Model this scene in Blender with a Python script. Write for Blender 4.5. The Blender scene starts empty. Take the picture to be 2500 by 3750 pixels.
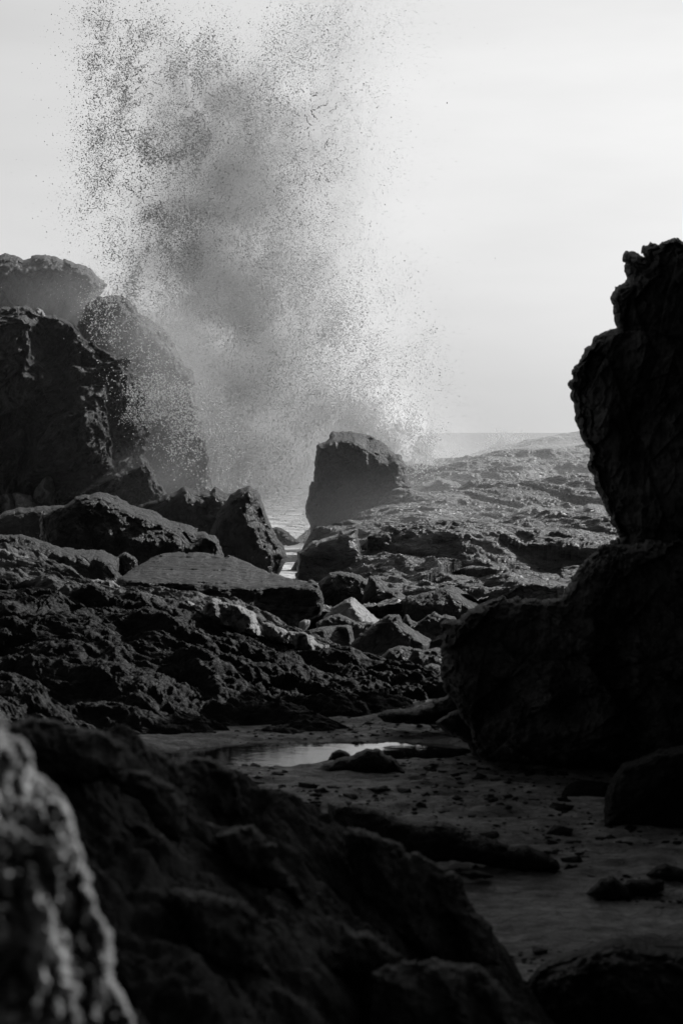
import bpy, math, random
import numpy as np
from mathutils.geometry import delaunay_2d_cdt
from mathutils import Vector
R = math.radians
sc = bpy.context.scene

# ------------------------------------------------------------------ camera, sky, sun, exposure
W0, H0, LENS = 2500.0, 3750.0, 85.0
F = H0 * LENS / 36.0                    # focal length in photo pixels
PITCH = math.atan((H0 / 2 - 1580.0) / F)    # horizon sits at photo row 1580
EYE = 3.3                               # eye height above the sand (the sand is z = -EYE, the eye z = 0)
SEA = -4.1
cam_d = bpy.data.cameras.new("camera"); cam = bpy.data.objects.new("camera", cam_d)
sc.collection.objects.link(cam); sc.camera = cam
cam.location = (0, 0, 0); cam.rotation_euler = (R(90) - PITCH, 0, 0)
cam_d.sensor_fit = 'VERTICAL'; cam_d.sensor_height = 36.0; cam_d.lens = LENS
cam_d.clip_start = 0.1; cam_d.clip_end = 20000
cam_d.dof.use_dof = True; cam_d.dof.focus_distance = 72.0; cam_d.dof.aperture_fstop = 4.0

SUN_AZ, SUN_EL = R(52), R(33)           # azimuth measured from the view direction towards the right
world = bpy.data.worlds.new("World"); sc.world = world; world.use_nodes = True
nt = world.node_tree; nt.nodes.clear()
sky = nt.nodes.new('ShaderNodeTexSky'); sky.sky_type = 'NISHITA'; sky.sun_disc = False
sky.sun_elevation = SUN_EL; sky.sun_rotation = SUN_AZ
sky.air_density = 1.0; sky.dust_density = 3.0; sky.ozone_density = 1.0
bw = nt.nodes.new('ShaderNodeRGBToBW'); bg = nt.nodes.new('ShaderNodeBackground'); out = nt.nodes.new('ShaderNodeOutputWorld')
bg.inputs['Strength'].default_value = 0.07
# bright sea haze in the sky around the sun side
tc = nt.nodes.new('ShaderNodeTexCoord'); dp = nt.nodes.new('ShaderNodeVectorMath'); dp.operation = 'DOT_PRODUCT'
nt.links.new(tc.outputs['Generated'], dp.inputs[0]); HZ = (R(6), R(4))
dp.inputs[1].default_value = (math.sin(HZ[0]) * math.cos(HZ[1]), math.cos(HZ[0]) * math.cos(HZ[1]), math.sin(HZ[1]))
mxx = nt.nodes.new('ShaderNodeMath'); mxx.operation = 'MAXIMUM'; mxx.inputs[1].default_value = 0
pw_ = nt.nodes.new('ShaderNodeMath'); pw_.operation = 'POWER'; pw_.inputs[1].default_value = 5.0
ma_ = nt.nodes.new('ShaderNodeMath'); ma_.operation = 'MULTIPLY_ADD'; ma_.inputs[1].default_value = 6.75
nt.links.new(dp.outputs['Value'], mxx.inputs[0]); nt.links.new(mxx.outputs[0], pw_.inputs[0]); nt.links.new(pw_.outputs[0], ma_.inputs[0])
nt.links.new(sky.outputs[0], bw.inputs[0]); nt.links.new(bw.outputs[0], ma_.inputs[2]); 
# faint high cloud streaks
cm = nt.nodes.new('ShaderNodeMapping'); cm.inputs['Scale'].default_value = (2.5, 2.5, 11); cm.inputs['Rotation'].default_value = (0, R(8), 0); cn = nt.nodes.new('ShaderNodeTexNoise'); cn.inputs['Scale'].default_value = 2.2; cn.inputs['Detail'].default_value = 5
cr_ = nt.nodes.new('ShaderNodeMapRange'); cr_.inputs[1].default_value = .3; cr_.inputs[2].default_value = .7; cr_.inputs[3].default_value = .93; cr_.inputs[4].default_value = 1.05
cmu = nt.nodes.new('ShaderNodeMath'); cmu.operation = 'MULTIPLY'
nt.links.new(tc.outputs['Generated'], cm.inputs[0]); nt.links.new(cm.outputs[0], cn.inputs['Vector']); nt.links.new(cn.outputs[0], cr_.inputs[0])
nt.links.new(cr_.outputs[0], cmu.inputs[0]); nt.links.new(ma_.outputs[0], cmu.inputs[1]); nt.links.new(cmu.outputs[0], bg.inputs['Color']); nt.links.new(bg.outputs[0], out.inputs['Surface'])

sun_d = bpy.data.lights.new("sun", 'SUN'); sun_d.energy = 5.0; sun_d.angle = R(0.5); sun_d.color = (1, 1, 1)
sun = bpy.data.objects.new("sun", sun_d); sc.collection.objects.link(sun)
S = Vector((math.sin(SUN_AZ) * math.cos(SUN_EL), math.cos(SUN_AZ) * math.cos(SUN_EL), math.sin(SUN_EL)))
sun.rotation_euler = S.to_track_quat('Z', 'Y').to_euler(); sun.location = (20, 20, 30)

vs = sc.view_settings; vs.view_transform = 'Standard'; vs.look = 'None'; vs.exposure = 0.0; vs.gamma = 1.0; vs.use_curve_mapping = False
cy = sc.cycles
cy.max_bounces = 5; cy.diffuse_bounces = 2; cy.glossy_bounces = 2; cy.transmission_bounces = 2; cy.volume_bounces = 2
cy.transparent_max_bounces = 4; cy.caustics_reflective = False; cy.caustics_refractive = False
cy.use_denoising = True; cy.volume_max_steps = 96; cy.volume_step_rate = 1.0

# ------------------------------------------------------------------ helpers: photo pixel -> world, noise
CP, SP = math.cos(PITCH), math.sin(PITCH)
def ray(px, py):                        # world direction scaled so that y = 1
    cx = (np.asarray(px, float) - W0 / 2) / F; cz = -(np.asarray(py, float) - H0 / 2) / F
    y = CP + cz * SP; z = -SP + cz * CP
    return cx / y, z / y
def at(px, py, Y):
    a, b = ray(px, py); return np.array([a * Y, Y, b * Y])
def T_(k, ox, oy):
    def f(*pts): return [(ox + p[0] / k, oy + p[1] / k) + tuple(p[2:]) for p in pts]
    return f
V2 = T_(1.2544, 0, 900); V3 = T_(1.12, 1000, 1400); V4 = T_(1.568, 1500, 800)
V5 = T_(1.2544, 0, 1900); V6 = T_(1.206, 1200, 2100); V7 = T_(1.2544, 0, 2600); V8 = T_(1.2544, 1250, 2700)

def hsh(ix, iy, iz, seed):
    h = (ix.astype(np.int64) * 73856093) ^ (iy.astype(np.int64) * 19349663) ^ (iz.astype(np.int64) * 83492791) ^ (seed * 2654435761)
    h &= 0xFFFFFFFF
    h ^= h >> 16; h = (h * 0x45d9f3b) & 0xFFFFFFFF; h ^= h >> 16; h = (h * 0x45d9f3b) & 0xFFFFFFFF; h ^= h >> 16
    return h
def rnd(h, k):
    g = (h + k * 0x9E3779B1) & 0xFFFFFFFF
    g ^= g >> 15; g = (g * 0x2c1b3c6d) & 0xFFFFFFFF; g ^= g >> 12; g = (g * 0x297a2d39) & 0xFFFFFFFF; g ^= g >> 15
    return g.astype(np.float64) / 4294967296.0
def vnoise(P, seed):                    # smooth value noise, about -1..1
    I = np.floor(P).astype(np.int64); f = P - I; u = f * f * f * (f * (f * 6 - 15) + 10)
    r = 0
    for dx in (0, 1):
        wx = u[:, 0] if dx else 1 - u[:, 0]
        for dy in (0, 1):
            wy = u[:, 1] if dy else 1 - u[:, 1]
            for dz in (0, 1):
                wz = u[:, 2] if dz else 1 - u[:, 2]
                r = r + wx * wy * wz * rnd(hsh(I[:, 0] + dx, I[:, 1] + dy, I[:, 2] + dz, seed), 1)
    return r * 2 - 1
def fbm(P, f, octv, seed, gain=0.5, ridge=False):
    a, s, t = 1.0, 0, 0
    for o in range(octv):
        n = vnoise(P * f + 17.3 * o, seed + o)
        if ridge: n = 1 - 2 * np.abs(n)
        s = s + a * n; t += a; a *= gain; f *= 2.03
    return s / t
def crag(P, f, seed, cheb=0.5, tilt=0.9, flat=False):   # tilted blocks meeting in sharp creases
    g0 = np.random.default_rng(seed); th = g0.uniform(.35, 1.2)
    if flat: Rr = np.array([[math.cos(th), -math.sin(th), 0], [math.sin(th), math.cos(th), 0], [0, 0, 1]])
    else: Rr = np.linalg.qr(g0.normal(size=(3, 3)))[0]
    Q = (P * f) @ Rr; I = np.floor(Q).astype(np.int64); best = np.full(len(Q), -9.0)
    for dx in (-1, 0, 1):
        for dy in (-1, 0, 1):
            for dz in ((0,) if flat else (-1, 0, 1)):
                a, b, c = I[:, 0] + dx, I[:, 1] + dy, I[:, 2] + dz
                if flat: c = c * 0
                h = hsh(a, b, c, seed)
                d0 = Q[:, 0] - a - rnd(h, 1); d1 = Q[:, 1] - b - rnd(h, 2); d2 = 0 if flat else Q[:, 2] - c - rnd(h, 3)
                v = rnd(h, 4) * 0.7 + tilt * ((rnd(h, 5) - .5) * d0 + (rnd(h, 6) - .5) * d1 + (rnd(h, 7) - .5) * d2)
                e = d0 * d0 + d1 * d1 + d2 * d2
                m = np.maximum(np.abs(d0), np.abs(d1)); m = m if flat else np.maximum(m, np.abs(d2))
                v = v - (1 - cheb) * e * 0.9 - cheb * m * 0.9
                best = np.maximum(best, v)
    return best
def crags(P, f, octv, seed, gain=0.5, cheb=0.5, flat=False, tilt=.9):
    a, s = 1.0, 0
    for o in range(octv):
        s = s + a * (crag(P + 3.1 * o, f, seed + 11 * o, cheb, tilt, flat) - .15); a *= gain; f *= 2.13
    return s
def aniso(P, ax, k):                    # squash coordinates along an axis: features run long in that direction
    ax = np.array(ax, float); ax /= np.linalg.norm(ax)
    t = P @ ax
    return P - np.outer(t, ax) * (1 - 1.0 / k)

# ------------------------------------------------------------------ object bookkeeping
def tag(o, label=None, cat=None, group=None, kind=None):
    if label: o['label'] = label
    if cat: o['category'] = cat
    if group: o['group'] = group
    if kind: o['kind'] = kind
    return o
def make_mesh(name, V, quads, mat, parent=None, tris=None, base=None):
    V = np.asarray(V, float)
    org = np.zeros(3)
    if base is None and parent is None:
        org = np.array([V[:, 0].mean(), V[:, 1].mean(), V[:, 2].min()])
    elif base is not None: org = np.array(base)
    V = V - org
    me = bpy.data.meshes.new(name)
    nq = 0 if quads is None else len(quads); ntr = 0 if tris is None else len(tris)
    me.vertices.add(len(V)); me.vertices.foreach_set('co', V.astype(np.float32).ravel())
    loops = np.concatenate(([np.asarray(quads).ravel()] if nq else []) + ([np.asarray(tris).ravel()] if ntr else []))
    me.loops.add(len(loops)); me.loops.foreach_set('vertex_index', loops.astype(np.int32))
    st = np.concatenate([np.arange(nq) * 4, nq * 4 + np.arange(ntr) * 3]); 
    me.polygons.add(nq + ntr); me.polygons.foreach_set('loop_start', st.astype(np.int32))
    me.polygons.foreach_set('use_smooth', np.ones(nq + ntr, bool))
    me.update(calc_edges=True); me.validate()
    me.materials.append(mat)
    o = bpy.data.objects.new(name, me); sc.collection.objects.link(o); o.location = org
    if parent is not None: o.parent = parent
    return o

# ------------------------------------------------------------------ materials (all neutral: a monochrome place)
def nd(nt, t, **kw):
    n = nt.nodes.new(t)
    for k, v in kw.items(): setattr(n, k, v)
    return n
def rock_mat(name, lo, hi, rough=(.35, .75), scale=1.0, bump=.5, stretch=(1, 1, 1), rot=(0, 0, 0), speck=0.0, weed=None, spec=.5, dist=.05):
    m = bpy.data.materials.new(name); m.use_nodes = True; t = m.node_tree; L = t.links
    bs = t.nodes['Principled BSDF']
    g = nd(t, 'ShaderNodeNewGeometry'); mp = nd(t, 'ShaderNodeMapping'); mp.inputs['Scale'].default_value = stretch; mp.inputs['Rotation'].default_value = rot
    L.new(g.outputs['Position'], mp.inputs[0])
    n1 = nd(t, 'ShaderNodeTexNoise'); n1.inputs['Scale'].default_value = 1.1 * scale; n1.inputs['Detail'].default_value = 8; n1.inputs['Roughness'].default_value = .65
    n2 = nd(t, 'ShaderNodeTexNoise'); n2.inputs['Scale'].default_value = 9 * scale; n2.inputs['Detail'].default_value = 8; n2.inputs['Roughness'].default_value = .7
    v1 = nd(t, 'ShaderNodeTexVoronoi', feature='DISTANCE_TO_EDGE'); v1.inputs['Scale'].default_value = 3.5 * scale
    for n in (n1, n2): L.new(mp.outputs[0], n.inputs['Vector'])
    wv = nd(t, 'ShaderNodeVectorMath', operation='MULTIPLY_ADD'); wv.inputs[1].default_value = (.35, .35, .35)
    L.new(n1.outputs['Color'], wv.inputs[0]); L.new(mp.outputs[0], wv.inputs[2]); L.new(wv.outputs[0], v1.inputs['Vector'])
    mr = nd(t, 'ShaderNodeMapRange'); mr.inputs[1].default_value = .38; mr.inputs[2].default_value = .66
    mr.inputs[3].default_value = lo; mr.inputs[4].default_value = hi; L.new(n1.outputs[0], mr.inputs[0])
    mul = nd(t, 'ShaderNodeMath', operation='MULTIPLY'); mr2 = nd(t, 'ShaderNodeMapRange')
    mr2.inputs[1].default_value = .3; mr2.inputs[2].default_value = .7; mr2.inputs[3].default_value = .55; mr2.inputs[4].default_value = 1.4
    L.new(n2.outputs[0], mr2.inputs[0]); L.new(mr.outputs[0], mul.inputs[0]); L.new(mr2.outputs[0], mul.inputs[1])
    col = mul.outputs[0]
    if weed is not None:                # dark weed towards the near, lower side
        wv_, z0, z1, wc = weed
        sx = nd(t, 'ShaderNodeVectorMath', operation='DOT_PRODUCT'); sx.inputs[1].default_value = wv_; L.new(g.outputs['Position'], sx.inputs[0])
        ad = nd(t, 'ShaderNodeMath', operation='MULTIPLY_ADD'); ad.inputs[1].default_value = .9; L.new(n1.outputs[0], ad.inputs[0]); L.new(sx.outputs['Value'], ad.inputs[2])
        w = nd(t, 'ShaderNodeMapRange'); w.inputs[1].default_value = z0 + .45; w.inputs[2].default_value = z1 + .45; L.new(ad.outputs[0], w.inputs[0])
        mx = nd(t, 'ShaderNodeMix', data_type='FLOAT'); L.new(w.outputs[0], mx.inputs[0]); mx.inputs[2].default_value = wc; L.new(col, mx.inputs[3])
        col = mx.outputs[0]
    if speck:
        vs_ = nd(t, 'ShaderNodeTexVoronoi'); vs_.inputs['Scale'].default_value = 22 * scale; L.new(g.outputs['Position'], vs_.inputs['Vector'])
        sr = nd(t, 'ShaderNodeMapRange'); sr.inputs[1].default_value = .10; sr.inputs[2].default_value = .22; sr.inputs[3].default_value = speck; sr.inputs[4].default_value = 0
        L.new(vs_.outputs['Distance'], sr.inputs[0])
        sm = nd(t, 'ShaderNodeMath', operation='MULTIPLY'); L.new(sr.outputs[0], sm.inputs[0]); L.new(n2.outputs[0], sm.inputs[1])
        ad2 = nd(t, 'ShaderNodeMath', operation='ADD'); L.new(col, ad2.inputs[0]); L.new(sm.outputs[0], ad2.inputs[1]); col = ad2.outputs[0]
    L.new(col, bs.inputs['Base Color'])
    rr = nd(t, 'ShaderNodeMapRange'); rr.inputs[1].default_value = .35; rr.inputs[2].default_value = .65; rr.inputs[3].default_value = rough[0]; rr.inputs[4].default_value = rough[1]
    L.new(n2.outputs[0], rr.inputs[0]); L.new(rr.outputs[0], bs.inputs['Roughness'])
    bs.inputs['Specular IOR Level'].default_value = spec
    ah = nd(t, 'ShaderNodeMath', operation='MULTIPLY_ADD'); ve = nd(t, 'ShaderNodeMapRange'); ve.inputs[2].default_value = .12; ve.inputs[4].default_value = .4
    L.new(v1.outputs['Distance'], ve.inputs[0]); L.new(n2.outputs[0], ah.inputs[0]); ah.inputs[1].default_value = 1.0; L.new(ve.outputs[0], ah.inputs[2])
    bp = nd(t, 'ShaderNodeBump'); bp.inputs['Strength'].default_value = bump; bp.inputs['Distance'].default_value = dist
    L.new(ah.outputs[0], bp.inputs['Height']); L.new(bp.outputs[0], bs.inputs['Normal'])
    return m

M_cliff = rock_mat('cliff_stone', .010, .038, scale=.55, bump=.9, dist=.2, stretch=(1, 1, .6), spec=.35)
M_dark = rock_mat('dark_boulder_stone', .010, .026, scale=1.0, bump=1.0, dist=.12, spec=.3)
M_slab = rock_mat('slab_stone', .004, .028, scale=1.3, bump=1.0, dist=.10, stretch=(.25, .5, 2.2), rot=(0, R(8), 0), spec=.25)
M_mid = rock_mat('grey_boulder_stone', .015, .04, scale=1.0, bump=1.0, dist=.12, spec=.35)
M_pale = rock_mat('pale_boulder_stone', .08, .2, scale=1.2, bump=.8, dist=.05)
M_ledge = rock_mat('ledge_stone', .03, .24, rough=(.2, .55), scale=1.1, bump=1.0, dist=.2, stretch=(.5, .9, 1.3), rot=(0, R(12), 0))
M_ridge = rock_mat('ridge_stone', .015, .15, rough=(.5, .85), scale=1.4, bump=.8, dist=.05, weed=((0, .25, .5), 6.85, 7.1, .008), stretch=(.6, 1, 1.5), rot=(0, R(20), 0), spec=.15)
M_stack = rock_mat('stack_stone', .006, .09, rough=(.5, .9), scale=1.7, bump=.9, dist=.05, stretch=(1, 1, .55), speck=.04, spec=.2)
M_fore = rock_mat('foreground_stone', .003, .085, rough=(.5, .8), scale=3.0, bump=1.0, dist=.08, stretch=(1, 1, .5), spec=.2)
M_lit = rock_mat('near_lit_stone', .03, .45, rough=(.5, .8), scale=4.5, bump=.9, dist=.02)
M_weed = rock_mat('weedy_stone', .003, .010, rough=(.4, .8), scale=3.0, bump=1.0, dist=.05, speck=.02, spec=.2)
M_sand = rock_mat('wet_sand', .10, .40, rough=(.45, .85), scale=2.6, bump=1.0, dist=.04, stretch=(.6, 1, 1), speck=.5, spec=.3)

def water_mat(name, base, rough, scale, bump, dist, foam=None, ior=1.33):
    m = bpy.data.materials.new(name); m.use_nodes = True; t = m.node_tree; L = t.links; bs = t.nodes['Principled BSDF']
    bs.inputs['Base Color'].default_value = (base, base, base, 1); bs.inputs['Roughness'].default_value = rough; bs.inputs['IOR'].default_value = ior
    g = nd(t, 'ShaderNodeNewGeometry'); mp = nd(t, 'ShaderNodeMapping'); mp.inputs['Scale'].default_value = (1, 1.6, 1); L.new(g.outputs['Position'], mp.inputs[0])
    n = nd(t, 'ShaderNodeTexNoise'); n.inputs['Scale'].default_value = scale; n.inputs['Detail'].default_value = 6; L.new(mp.outputs[0], n.inputs['Vector'])
    bp = nd(t, 'ShaderNodeBump'); bp.inputs['Strength'].default_value = bump; bp.inputs['Distance'].default_value = dist
    L.new(n.outputs[0], bp.inputs['Height']); L.new(bp.outputs[0], bs.inputs['Normal'])
    if foam:
        n3 = nd(t, 'ShaderNodeTexNoise'); n3.inputs['Scale'].default_value = .9; n3.inputs['Detail'].default_value = 9; n3.inputs['Roughness'].default_value = .7; n3.inputs['Distortion'].default_value = .8
        L.new(g.outputs['Position'], n3.inputs['Vector'])
        sx = nd(t, 'ShaderNodeSeparateXYZ'); L.new(g.outputs['Position'], sx.inputs[0])
        near = nd(t, 'ShaderNodeMapRange'); near.inputs[1].default_value = 95; near.inputs[2].default_value = 190; near.inputs[3].default_value = .36; near.inputs[4].default_value = .62
        L.new(sx.outputs[1], near.inputs[0])
        sb = nd(t, 'ShaderNodeMath', operation='SUBTRACT'); L.new(n3.outputs[0], sb.inputs[0]); L.new(near.outputs[0], sb.inputs[1])
        fr = nd(t, 'ShaderNodeMapRange'); fr.inputs[1].default_value = 0; fr.inputs[2].default_value = .12; L.new(sb.outputs[0], fr.inputs[0])
        mx = nd(t, 'ShaderNodeMix', data_type='FLOAT'); mx.inputs[2].default_value = base; mx.inputs[3].default_value = .55; L.new(fr.outputs[0], mx.inputs[0]); L.new(mx.outputs[0], bs.inputs['Base Color'])
        mx2 = nd(t, 'ShaderNodeMix', data_type='FLOAT'); mx2.inputs[2].default_value = rough; mx2.inputs[3].default_value = .9; L.new(fr.outputs[0], mx2.inputs[0]); L.new(mx2.outputs[0], bs.inputs['Roughness'])
    return m
M_sea = water_mat('sea_water', .04, .22, .5, 1.0, .9, foam=True)
M_pool = water_mat('pool_water', .01, .02, 5.0, .12, .02, ior=2.7)

# ------------------------------------------------------------------ builders
def interp_tri(pts, vals, X, Y):
    res = delaunay_2d_cdt([Vector((float(p[0]), float(p[1]))) for p in pts], [], [], 0, 1e-5)
    vco, tri, orig = res[0], res[2], res[3]
    vv = [float(np.mean([vals[i] for i in o])) for o in orig]
    Z = np.full(X.shape, np.nan)
    for t in tri:
        a, b, c = (vco[i] for i in t)
        det = (b.y - c.y) * (a.x - c.x) + (c.x - b.x) * (a.y - c.y)
        if abs(det) < 1e-9: continue
        l0 = ((b.y - c.y) * (X - c.x) + (c.x - b.x) * (Y - c.y)) / det
        l1 = ((c.y - a.y) * (X - c.x) + (a.x - c.x) * (Y - c.y)) / det
        l2 = 1 - l0 - l1
        k = (l0 >= -1e-4) & (l1 >= -1e-4) & (l2 >= -1e-4)
        Z[k] = (l0 * vv[t[0]] + l1 * vv[t[1]] + l2 * vv[t[2]])[k]
    return Z
def signed_dist(poly, X, Y):
    n = len(poly); d = np.full(X.shape, 1e9); ins = np.zeros(X.shape, bool)
    for i in range(n):
        x0, y0 = poly[i][:2]; x1, y1 = poly[(i + 1) % n][:2]
        ex, ey = x1 - x0, y1 - y0; L2 = ex * ex + ey * ey + 1e-9
        t = np.clip(((X - x0) * ex + (Y - y0) * ey) / L2, 0, 1)
        d = np.minimum(d, np.hypot(X - x0 - t * ex, Y - y0 - t * ey))
        c = ((y0 > Y) != (y1 > Y)) & (X < ex * (Y - y0) / (ey if abs(ey) > 1e-9 else 1e-9) + x0)
        ins ^= c
    return np.where(ins, d, -d)

def relief(name, poly, Y, T, mat, label, cat, ctrl=None, w=60, step=4, amp=.3, f=1.0, octv=5, rag=6, seed=1, cheb=.6,
           ax=None, axk=2.0, gain=.56, group=None, back=.8, coarse=None, fine=.03, tilt=.9, ks=.3, ribs=None):
    """Solid rock: a closed body with its own distance Y (m), half thickness T (m) and craggy front and back."""
    px = [p[0] for p in poly]; py = [p[1] for p in poly]
    xs = np.arange(min(px) - 3 * step, max(px) + 3 * step, step); ys = np.arange(min(py) - 3 * step, max(py) + 3 * step, step)
    X, Yy = np.meshgrid(xs, ys)
    q = np.stack([X.ravel(), Yy.ravel(), np.full(X.size, seed * 7.7)], 1)
    wx = rag * (fbm(q, 1 / 55., 4, seed + 50, .6)).reshape(X.shape); wy = rag * (fbm(q, 1 / 55., 4, seed + 60, .6)).reshape(X.shape)
    cr = rag * (1.1 * (crag(q, 1 / 42., seed + 70, 1.0, 1.9, flat=True).reshape(X.shape) - .15) + .6 * (crag(q, 1 / 16., seed + 71, 1.0, 1.9, flat=True).reshape(X.shape) - .15))
    D = signed_dist(poly, X + wx, Yy + wy) + cr
    gy, gx = np.gradient(D, step)
    ins = D > 0
    # keep only vertices used by full quads
    qd = ins[:-1, :-1] & ins[1:, :-1] & ins[:-1, 1:] & ins[1:, 1:]
    use = np.zeros_like(ins); use[:-1, :-1] |= qd; use[1:, :-1] |= qd; use[:-1, 1:] |= qd; use[1:, 1:] |= qd
    cnt = np.zeros(ins.shape, int); cnt[:-1, :-1] += qd; cnt[1:, :-1] += qd; cnt[:-1, 1:] += qd; cnt[1:, 1:] += qd
    rim = use & (cnt < 4)
    mv = np.clip(D, 0, 1.6 * step) * rim; gn = np.hypot(gx, gy) + 1e-6
    Xs = X - mv * gx / gn; Ys = Yy - mv * gy / gn
    De = np.where(rim, 0, D)
    t = np.clip(De / (w * .35), 0, 1); t2 = np.clip(De / (w * 2.2), 0, 1); prof = .5 * np.sqrt(1 - (1 - t) ** 2) + .5 * np.sqrt(1 - (1 - t2) ** 2)
    base = np.zeros(X.shape)
    if ctrl is not None:
        P = [(p[0], p[1]) for p in poly] + [(c[0], c[1]) for c in ctrl]
        v = [(p[2] if len(p) > 2 else 0.0) for p in poly] + [c[2] * (ks if c[2] < 0 else 1) for c in ctrl]
        XX, YY = X + wx * 1.2, Yy + wy * .7; Z = interp_tri(P, v, XX, YY)
        k = np.isnan(Z); wsum = np.zeros(k.sum()); vsum = np.zeros(k.sum())
        for (ax_, ay_), v_ in zip(P, v):
            w_ = 1 / (((XX[k] - ax_) ** 2 + (YY[k] - ay_) ** 2) ** 2 + 1.0); wsum += w_; vsum += w_ * v_
        Z[k] = vsum / wsum
        for _ in range(6): Z[1:-1, 1:-1] = (Z[1:-1, 1:-1] * 2 + Z[:-2, 1:-1] + Z[2:, 1:-1] + Z[1:-1, :-2] + Z[1:-1, 2:]) / 6
        base = Z
    if ribs is not None:                # slanting ribs: each has one flank turned to the right and one to the left
        kk, per, ang, duty = ribs; ph = (X * math.cos(ang) + Yy * math.sin(ang) + 5 * wx) / per; sw = ph - np.floor(ph); hh = rnd(hsh(np.floor(ph).ravel().astype(int), np.zeros(X.size, int), np.zeros(X.size, int), seed), 3).reshape(X.shape)
        base = base + kk * (.5 + hh) * Y / F * per * np.where(sw < duty, sw, (1 - sw) * duty / (1 - duty))
    a, b = ray(Xs, Ys)
    ids = -np.ones(X.shape, int); sel = use.ravel(); n = int(sel.sum()); ids.ravel()[sel] = np.arange(n)
    A, B, PR, BA = a.ravel()[sel], b.ravel()[sel], prof.ravel()[sel], base.ravel()[sel]
    yf = Y + BA - T * PR; yb = Y + BA + T * back * PR
    def noise(yv, sd):
        p = np.stack([A * yv, yv, B * yv], 1)
        pw = p + .12 / f * np.stack([vnoise(p * f * .9, sd + 1), vnoise(p * f * .9, sd + 2), vnoise(p * f * .9, sd + 3)], 1)
        if ax is not None: pw = aniso(pw, ax, axk)
        return crags(pw, f, octv, sd, gain, cheb, tilt=tilt) * amp + fbm(p, f * 5, 3, sd + 9) * amp * fine / .1
    edge = np.clip(De.ravel()[sel] / (w * .15 + 1e-6), 0, 1)
    yf = yf - noise(yf, seed) * edge; 
    rimv = rim.ravel()[sel]
    yb = yb + .5 * noise(yb, seed + 5)[:] * edge
    Vf = np.stack([A * yf, yf, B * yf], 1); Vb = np.stack([A * yb, yb, B * yb], 1)
    V = np.concatenate([Vf, Vb])
    i0, i1, i2, i3 = ids[:-1, :-1][qd], ids[:-1, 1:][qd], ids[1:, 1:][qd], ids[1:, :-1][qd]
    bi = np.where(rimv, np.arange(n), np.arange(n) + n)        # the back shares the rim with the front
    qf = np.stack([i3, i2, i1, i0], 1); qb = np.stack([bi[i0], bi[i1], bi[i2], bi[i3]], 1)
    Q = np.concatenate([qf, qb]); used = np.unique(Q); mp = -np.ones(len(V), int); mp[used] = np.arange(len(used))
    o = make_mesh(name, V[used], mp[Q], mat)
    tag(o, label, cat, group)
    return o

def rbf(ctrl, X, Y, sm=0.0):
    C = np.array(ctrl, float); n = len(C); s = np.ptp(C[:, 0]) + np.ptp(C[:, 1])
    K = np.hypot(C[:, None, 0] - C[None, :, 0], C[:, None, 1] - C[None, :, 1]) / s
    A = np.zeros((n + 1, n + 1)); A[:n, :n] = K - sm * np.eye(n); A[:n, n] = 1; A[n, :n] = 1
    w = np.linalg.solve(A, np.append(C[:, 2], 0)); Z = np.full(X.shape, w[n])
    for i in range(n): Z += w[i] * np.hypot(X - C[i, 0], Y - C[i, 1]) / s
    return Z
def sheet(name, px0, px1, Y0, Y1, cols, rows, zfun, mat, power=1.0):
    """A height field on a fan-shaped grid (x = a*y)."""
    u = np.linspace(px0, px1, cols); v = Y0 + (Y1 - Y0) * np.linspace(0, 1, rows) ** power
    U, Yv = np.meshgrid(u, v); X = (U - W0 / 2) / F * Yv
    P = zfun(X.ravel(), Yv.ravel())
    i = np.arange(rows * cols).reshape(rows, cols)
    Q = np.stack([i[:-1, :-1].ravel(), i[:-1, 1:].ravel(), i[1:, 1:].ravel(), i[1:, :-1].ravel()], 1)
    return make_mesh(name, P, Q, mat)
def terrain(name, ctrl, box, mat, label, cat, amp, f, octv, seed, ax=None, axk=2, cheb=.5, gain=.5, side=.5, rid=.0, power=1.0, kind=None, tilt=.9, group=None, sm=0.0, dz=0.0):
    C = []
    for c in ctrl:
        if len(c) == 4: C.append((at(c[0], 1580, c[2])[0], c[2], c[3]))      # (px, None, Y, z)
        else: p = at(c[0], c[1], c[2]); C.append((p[0], p[1], p[2]))
    px0, px1, Y0, Y1, cols, rows = box
    def zf(X, Y):
        Z = rbf(C, X, Y, sm); p = np.stack([X, Y, Z], 1)
        pw = p + .3 / f * np.stack([vnoise(p * f * .8, seed + 1), vnoise(p * f * .8, seed + 2), 0 * X], 1)
        if ax is not None: pw = aniso(pw, ax, axk)
        n = crags(pw, f, octv, seed, gain, cheb, flat=True, tilt=tilt)
        n2 = fbm(pw, f * 3, 4, seed + 30, .55, ridge=True)
        sx = fbm(p, f * 1.5, 3, seed + 41); sy = fbm(p, f * 1.5, 3, seed + 42)
        return np.stack([X + side * amp * sx, Y + side * amp * sy - side * amp * n, Z + dz + amp * n + rid * n2], 1)
    o = sheet(name, px0, px1, Y0, Y1, cols, rows, zf, mat, power)
    tag(o, label, cat, group, kind); return o

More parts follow.
